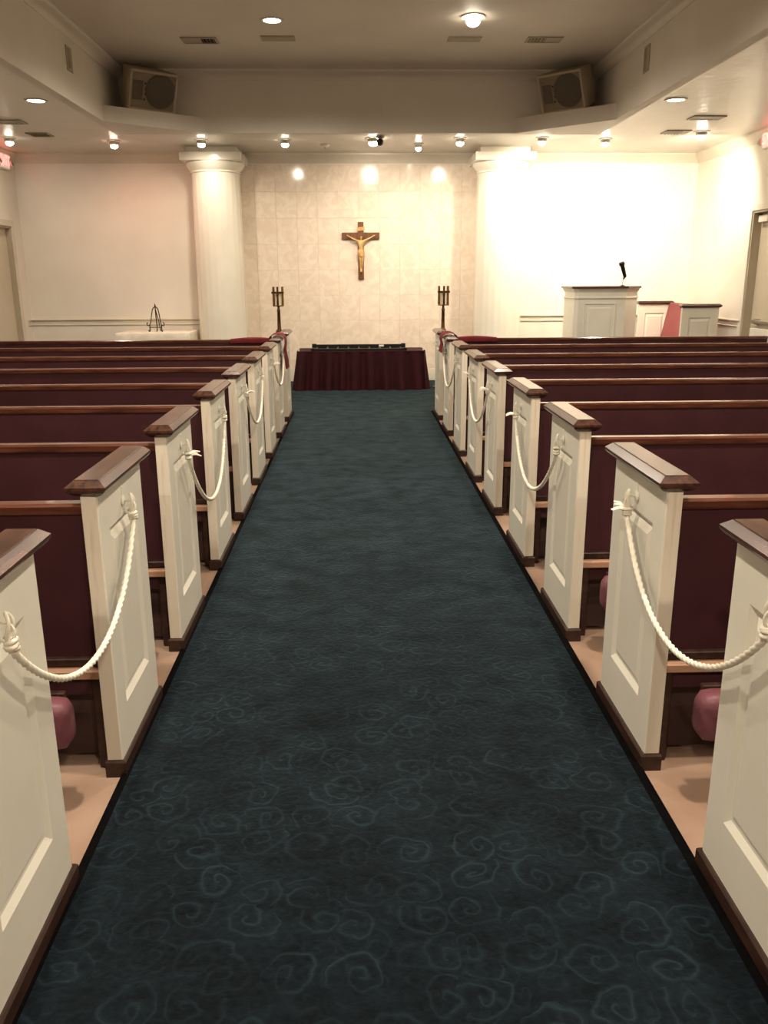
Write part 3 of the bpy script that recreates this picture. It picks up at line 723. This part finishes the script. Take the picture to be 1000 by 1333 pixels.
# ------------------------------------------------------------------ loudspeakers
def speaker(label, cx, cy, ang, tilt, flip):
    r = thing('loudspeaker', label, 'loudspeaker', (cx,cy,ST+.002), (0,0,ang), 'corner loudspeakers')
    R = Matrix.Translation((0,0,.0)) @ Matrix.Rotation(tilt,4,'X')
    W, H, D = .57, .42, .30
    # front face at y=0 facing -y, body tapers to the back
    def S(mb): return mb.xf(R)
    b = MB(); b.loops([[(-W/2,0,0),(W/2,0,0),(W/2,0,H),(-W/2,0,H)],[(-W/2,.05,0),(W/2,.05,0),(W/2,.05,H),(-W/2,.05,H)],[(-W/2+.05,D,.0),(W/2-.05,D,.0),(W/2-.05,D,H-.02),(-W/2+.05,D,H-.02)]])
    S(b).build('cabinet', 'speaker', r, bevel=.008)
    f = MB(); t = .026
    f.box(-W/2,W/2,-.022,.0,0,t).box(-W/2,W/2,-.022,.0,H-t,H).box(-W/2,-W/2+t,-.022,0,t,H-t).box(W/2-t,W/2,-.022,0,t,H-t)
    S(f).build('front_frame', 'speaker', r, bevel=.004, bseg=1)
    S(MB().box(-W/2+t,W/2-t,-.006,0,t,H-t).build and MB().box(-W/2+t,W/2-t,-.006,-.001,t,H-t)).build('baffle', 'baffle', r)
    seg = 8*4; c = (.09, 0, H/2+.01); rad = .180
    wf = MB().lathe([(rad,0),(rad,.008),(rad*.9,.014),(rad*.5,.017),(.01,.018)], seg=32)
    wf.xf(Matrix.Translation(c) @ Matrix.Rotation(PI/2,4,'X') ); S(wf.xf(Matrix.Translation((0,-.006,0)))).build('woofer_grille', 'grille', r, smooth=40)
    hx0, hx1, hz0, hz1 = -W/2+.045, -W/2+.165, H*.26, H*.74
    hn = MB(); hn.loops([[(hx0,-.0065,hz0),(hx1,-.0065,hz0),(hx1,-.0065,hz1),(hx0,-.0065,hz1)],[(hx0+.006,-.012,hz0+.006),(hx1-.006,-.012,hz0+.006),(hx1-.006,-.012,hz1-.006),(hx0+.006,-.012,hz1-.006)],[(hx0+.045,-.007,hz0+.06),(hx1-.045,-.007,hz0+.06),(hx1-.045,-.007,hz1-.06),(hx0+.045,-.007,hz1-.06)]])
    S(hn).build('horn', 'horn', r)
    for q in range(4):
        S(MB().lathe([(.010,0),(.010,.006),(.001,.007)], seg=10).xf(Matrix.Translation((-.098+(.012 if q in (1,2) else 0),-.006,.12+q*.055)) @ Matrix.Rotation(PI/2,4,'X'))).build('port', 'blackmatt', r)
    # wedge holding the tilt
    MB().loops([[(-W/2+.12,.03,0),(W/2-.12,.03,0),(W/2-.12,.2,0),(-W/2+.12,.2,0)],[(-W/2+.12,.03,.012),(W/2-.12,.03,.012),(W/2-.12,.2,.07),(-W/2+.12,.2,.07)]]).build('wedge', 'blackmatt', r)
    return r
angL = math.atan2(TY1-CL[1], CL[0]-TX0); angR = math.atan2(TY1-CR[1], CR[0]-TX1)
speaker('cream loudspeaker tilted on the left corner shelf', -2.31, 10.52, angL, math.radians(23), 1)
speaker('cream loudspeaker tilted on the right corner shelf', 2.44, 10.49, angR+PI, math.radians(23), 1)

# ------------------------------------------------------------------ ceiling fixtures
def downlight(x, y, z, label, power, r=.095, lens='lens', group='recessed ceiling downlights'):
    t = thing('recessed_downlight', label, 'downlight', (x,y,z), group=group)
    MB().lathe([(r*.86,-.001),(r*.88,-.008),(r*1.15,-.010),(r*1.2,-.004),(r*1.2,-.0005),(r*.86,-.0005)], seg=36, cap0=False, cap1=False).build('trim_ring', 'trimring', t, smooth=40)
    MB().lathe([(r*.87,-.0015),(r*.87,-.004),(r*.6,-.007),(.002,-.008)], seg=36).build('lens', lens, t, smooth=40)
    if power: spot('downlight_beam', (x,y,z-.03), (x,y,0), power, 160, .50, WARM, .09)
    return t
downlight(-.754, 8.87, HU, 'flat round recessed downlight left of centre in the raised ceiling', W_UP)
t = downlight(1.128, 8.72, HU, 'bare bright bulb downlight right of centre in the raised ceiling', W_UP)
MB().lathe([(.045,-.004),(.062,-.03),(.066,-.05),(.05,-.075),(.02,-.088),(.002,-.09)], seg=24).build('bulb', 'bulbdim', t, smooth=50)
downlight(.09, 8.02, HU, 'recessed downlight at the top edge of the raised ceiling', 0)
for y, far in ((5.4,'farthest'), (2.0,'middle'), (-1.4,'nearest')):
    for x, nm in ((-.754,'left'),(1.128,'right')):
        downlight(x, y, HU, 'recessed downlight in the raised ceiling overhead, %s row, %s of three' % (nm, far), W_UP*.9)
downlight(-3.073, 9.0, HC, 'flat round recessed downlight in the low ceiling over the left pews', W_SIDE)
downlight(3.169, 8.91, HC, 'flat round recessed downlight in the low ceiling over the right pews', W_SIDE*1.4)
for y, far in ((5.4,'middle'), (1.8,'nearest')):
    downlight(-3.4, y, HC, 'recessed downlight in the low ceiling over the %s left pews' % far, W_SIDE*1.6)
    downlight(3.5, y, HC, 'recessed downlight in the low ceiling over the %s right pews' % far, W_SIDE*1.9)

def eyeball(x, y, target, label, power, bulb='bulb', color=WARM, angle=85, scale=1.0):
    t = thing('eyeball_spotlight', label, 'spotlight', (x,y,HC), group='eyeball spotlights along the altar ceiling')
    s = scale
    MB().lathe([(.05*s,-.0005),(.085*s,-.0005),(.088*s,-.006),(.075*s,-.012),(.05*s,-.014)], seg=32, cap0=False, cap1=False).build('trim_ring', 'trimring', t, smooth=40)
    MB().lathe([(.056*s,-.002),(.058*s,-.02),(.054*s,-.042),(.046*s,-.05)], seg=28, cap0=True, cap1=True).build('eyeball', 'trimring', t, smooth=40)
    MB().lathe([(.040*s,-.048),(.046*s,-.058),(.046*s,-.068),(.036*s,-.082),(.018*s,-.090),(.002,-.092)], seg=24).build('bulb', bulb, t, smooth=50)
    spot('eyeball_beam', (x,y-.0,HC-.13), target, power, angle, 1.0, color, .05)
YW = Y_B
eyeball(-4.217,11.25,(-4.3,YW,.9),'eyeball spotlight at the far left beside the exit sign', 26, 'bulbdim', WARM, 140)
eyeball(-3.015,11.50,(-2.75,YW,1.0),'pinkish eyeball spotlight over the left wall', 33, 'bulbpink', (1,.57,.43), 150)
eyeball(-1.905,11.40,(-1.9,YW,1.3),'eyeball spotlight above the left column', 31, 'bulbdim', WARM, 130)
eyeball(-.861,11.40,(-.8,YW,1.3),'eyeball spotlight left of centre before the tiled wall', 20, 'bulbdim', WARM, 140)
eyeball(.245,11.28,(.35,YW,2.0),'large bright eyeball spotlight above the crucifix', 72, 'bulb', WARM, 110, 1.25)
eyeball(.841,11.72,(.9,YW,1.2),'small eyeball spotlight set back right of the crucifix', 14, 'bulbdim', WARM, 120, .8)
eyeball(1.328,11.28,(1.6,YW,1.5),'eyeball spotlight left of the right column', 50, 'bulb', WARM, 130)
eyeball(2.347,11.22,(2.5,YW,1.6),'bright eyeball spotlight right of the right column', 135, 'bulb', (1,.87,.68), 140)
eyeball(3.172,11.33,(3.3,YW,1.6),'bright eyeball spotlight above the pulpit', 135, 'bulb', (1,.87,.68), 140)
eyeball(4.172,10.76,(4.55,YW-.3,1.7),'brightest eyeball spotlight in the far right corner', 165, 'bulb', (1,.87,.68), 150, 1.15)

sd = thing('smoke_detector', 'small white ceiling detector left of the centre spotlight', 'smoke detector', (-.374,11.78,HC))
MB().lathe([(.06,-.0005),(.062,-.012),(.05,-.03),(.03,-.036),(.002,-.037)], seg=28).build('housing', 'white', sd, smooth=40)
MB().lathe([(.012,-.036),(.012,-.044),(.002,-.046)], seg=12).build('sensor', 'vent', sd)
sc = thing('security_camera', 'small black dome camera beside the large centre spotlight', 'camera', (.325,11.12,HC))
MB().lathe([(.05,-.0005),(.052,-.02),(.04,-.03)], seg=24).build('mount', 'metal', sc, smooth=40)
MB().lathe([(.002,-.03),(.030,-.035),(.042,-.06),(.040,-.085),(.025,-.105),(.002,-.112)], seg=20).build('ball', 'black', sc, smooth=50)
MB().lathe([(.020,0),(.020,.02),(.012,.024),(.002,.022)], seg=16).xf(Matrix.Translation((0,-.03,-.08)) @ Matrix.Rotation(PI/2,4,'X')).build('lens', 'blackmatt', sc, smooth=40)

def vent(name, label, w_, d_, n, place, dark=(0,1), slat='vent', split=False):
    """grille lying in local xy, face towards -z"""
    t = thing('air_vent', label, 'vent', group='air vents'); t.matrix_world = place
    fr = MB(); b = .022
    fr.box(-w_/2,w_/2,-d_/2,-d_/2+b,-.012,-.0005).box(-w_/2,w_/2,d_/2-b,d_/2,-.012,-.0005).box(-w_/2,-w_/2+b,-d_/2+b,d_/2-b,-.012,-.0005).box(w_/2-b,w_/2,-d_/2+b,d_/2-b,-.012,-.0005)
    fr.build('frame', 'vent', t)
    MB().box(-w_/2+b,w_/2-b,-d_/2+b,d_/2-b,-.002,-.0006).build('backing', 'blackmatt', t)
    q0 = None; span = (w_-2*b)
    for i in range(n):
        x = -w_/2+b+span*(i+.5)/n
        if not (dark[0] <= i/n < dark[1]): a = .1
        else: a = .95
        mb = MB().box(-span/n*.5,span/n*.5,-d_/2+b,d_/2-b,-.0012,.0012).xf(Matrix.Rotation(a,4,'Y') @ Matrix.Identity(4))
        mb.build('slat', slat, t, loc=(x,0,-.0068))
    return t
def ceil_at(x,y,z,rz=0): return Matrix.Translation((x,y,z)) @ Matrix.Rotation(rz,4,'Z')
vent('v','air vent in the raised ceiling, left of the left downlight',.36,.22,9,ceil_at(-1.554,9.57,HU),(.5,1))
vent('v','air vent in the raised ceiling, right of the bare bulb',.36,.20,9,ceil_at(1.96,9.49,HU),(0,.5))
vent('v','dark air vent in the low ceiling over the left pews',.26,.26,7,ceil_at(-3.754,11.0,HC),(0,1))
vent('v','dark air vent in the low ceiling near the right spotlight',.30,.24,7,ceil_at(3.87,10.78,HC),(0,.6))
vent('v','grey air vent in the low ceiling farther from the altar on the right',.36,.22,8,ceil_at(3.86,9.85,HC),(0,0))
vent('v','grey air vent in the low ceiling at the left edge of view',.36,.22,8,ceil_at(-3.80,10.15,HC),(0,0))
for x, nm in ((-.752,'left'),(1.143,'right')):
    p = MB().box(-.17,.17,-.09,.09,-.008,-.0005).box(-.145,.145,-.068,.068,-.011,-.008).build('ceiling_plate', 'vent', bevel=.002, bseg=1, loc=(x,9.49,HU))
    tag(p, 'flat rectangular cover plate behind the %s downlight in the raised ceiling' % nm, 'cover plate', 'ceiling cover plates')
RL = Matrix.Translation((TX0,9.08,3.55)) @ Matrix.Rotation(-PI/2,4,'Y') @ Matrix.Rotation(PI/2,4,'Z')
vent('v','upright air vent on the left side of the raised ceiling',.16,.22,4,RL,(.0,.5))
RR = Matrix.Translation((TX1,9.04,3.56)) @ Matrix.Rotation(PI/2,4,'Y') @ Matrix.Rotation(PI/2,4,'Z')
vent('v','upright air vent on the right side of the raised ceiling',.16,.24,4,RR,(.5,1))
for x, z, nm in ((-.03,3.545,'upper left'),(.31,3.41,'lower right')):
    p = MB().box(-.035,.035,-.008,0,-.055,.055).box(-.006,.006,-.011,-.008,-.015,.015).build('wall_plate', 'tray', bevel=.003, bseg=1, loc=(x,TY1-.0005,z))
    tag(p, 'blank wall plate above the centre spotlight, the %s of two' % nm, 'wall plate', 'blank wall plates')

# ------------------------------------------------------------------ exit signs
def text_mesh(txt, size, mat, parent, mw, name):
    cu = bpy.data.curves.new('t','FONT'); cu.body = txt; cu.size = size; cu.extrude = .002; cu.align_x = 'CENTER'; cu.align_y = 'CENTER'; cu.offset = .004
    o = bpy.data.objects.new('t', cu); COL.objects.link(o)
    dg = bpy.context.evaluated_depsgraph_get(); me = bpy.data.meshes.new_from_object(o.evaluated_get(dg)); bpy.data.objects.remove(o)
    me.name = name; me.materials.clear(); me.materials.append(MT[mat]); me.transform(mw)
    q = bpy.data.objects.new(name, me); COL.objects.link(q); q.parent = parent
    return q
def exit_sign(x, y, z, sgn, label):
    """sgn=+1: on the left wall, face towards +x"""
    r = thing('exit_sign', label, 'exit sign', (x,y,z), group='exit signs')
    MB().box(0, sgn*.055, -.17, .17, -.11, .11).build('housing', 'white', r, bevel=.008)
    MB().box(sgn*.055, sgn*.0575, -.15, .15, -.09, .09).build('face_plate', 'exitface', r)
    Rm = Matrix.Translation((sgn*.0585,0,0)) @ Matrix.Rotation(sgn*PI/2,4,'Z') @ Matrix.Rotation(PI/2,4,'X')
    text_mesh('EXIT', .17, 'exitred', r, Rm, 'letters')
    for s in (-1,1):
        hd = MB().lathe([(.012,0),(.036,.012),(.042,.035),(.040,.05)], seg=18).xf(Matrix.Translation((sgn*.03,s*.20,-.03)) @ Matrix.Rotation(sgn*PI/2*.8,4,'Y')).build('lamp_head', 'white', r, smooth=40)
        MB().lathe([(.002,.0505),(.036,.0505),(.036,.052),(.002,.054)], seg=18).xf(Matrix.Translation((sgn*.03,s*.20,-.03)) @ Matrix.Rotation(sgn*PI/2*.8,4,'Y')).build('lamp_lens', 'metal', hd)
        MB().tube([(sgn*.03,s*.165,0),(sgn*.03,s*.20,-.025)], .010, 8).build('lamp_arm', 'white', r)
    MB().box(sgn*.01, sgn*.05, -.04, .04, .11, HC-z).build('canopy', 'white', r)
exit_sign(XL_W+.001, 12.20, 3.03, 1, 'lit red exit sign with lamp heads above the left door')
exit_sign(XR_W-.001, 10.42, 3.05, -1, 'lit red exit sign with lamp heads above the right door')
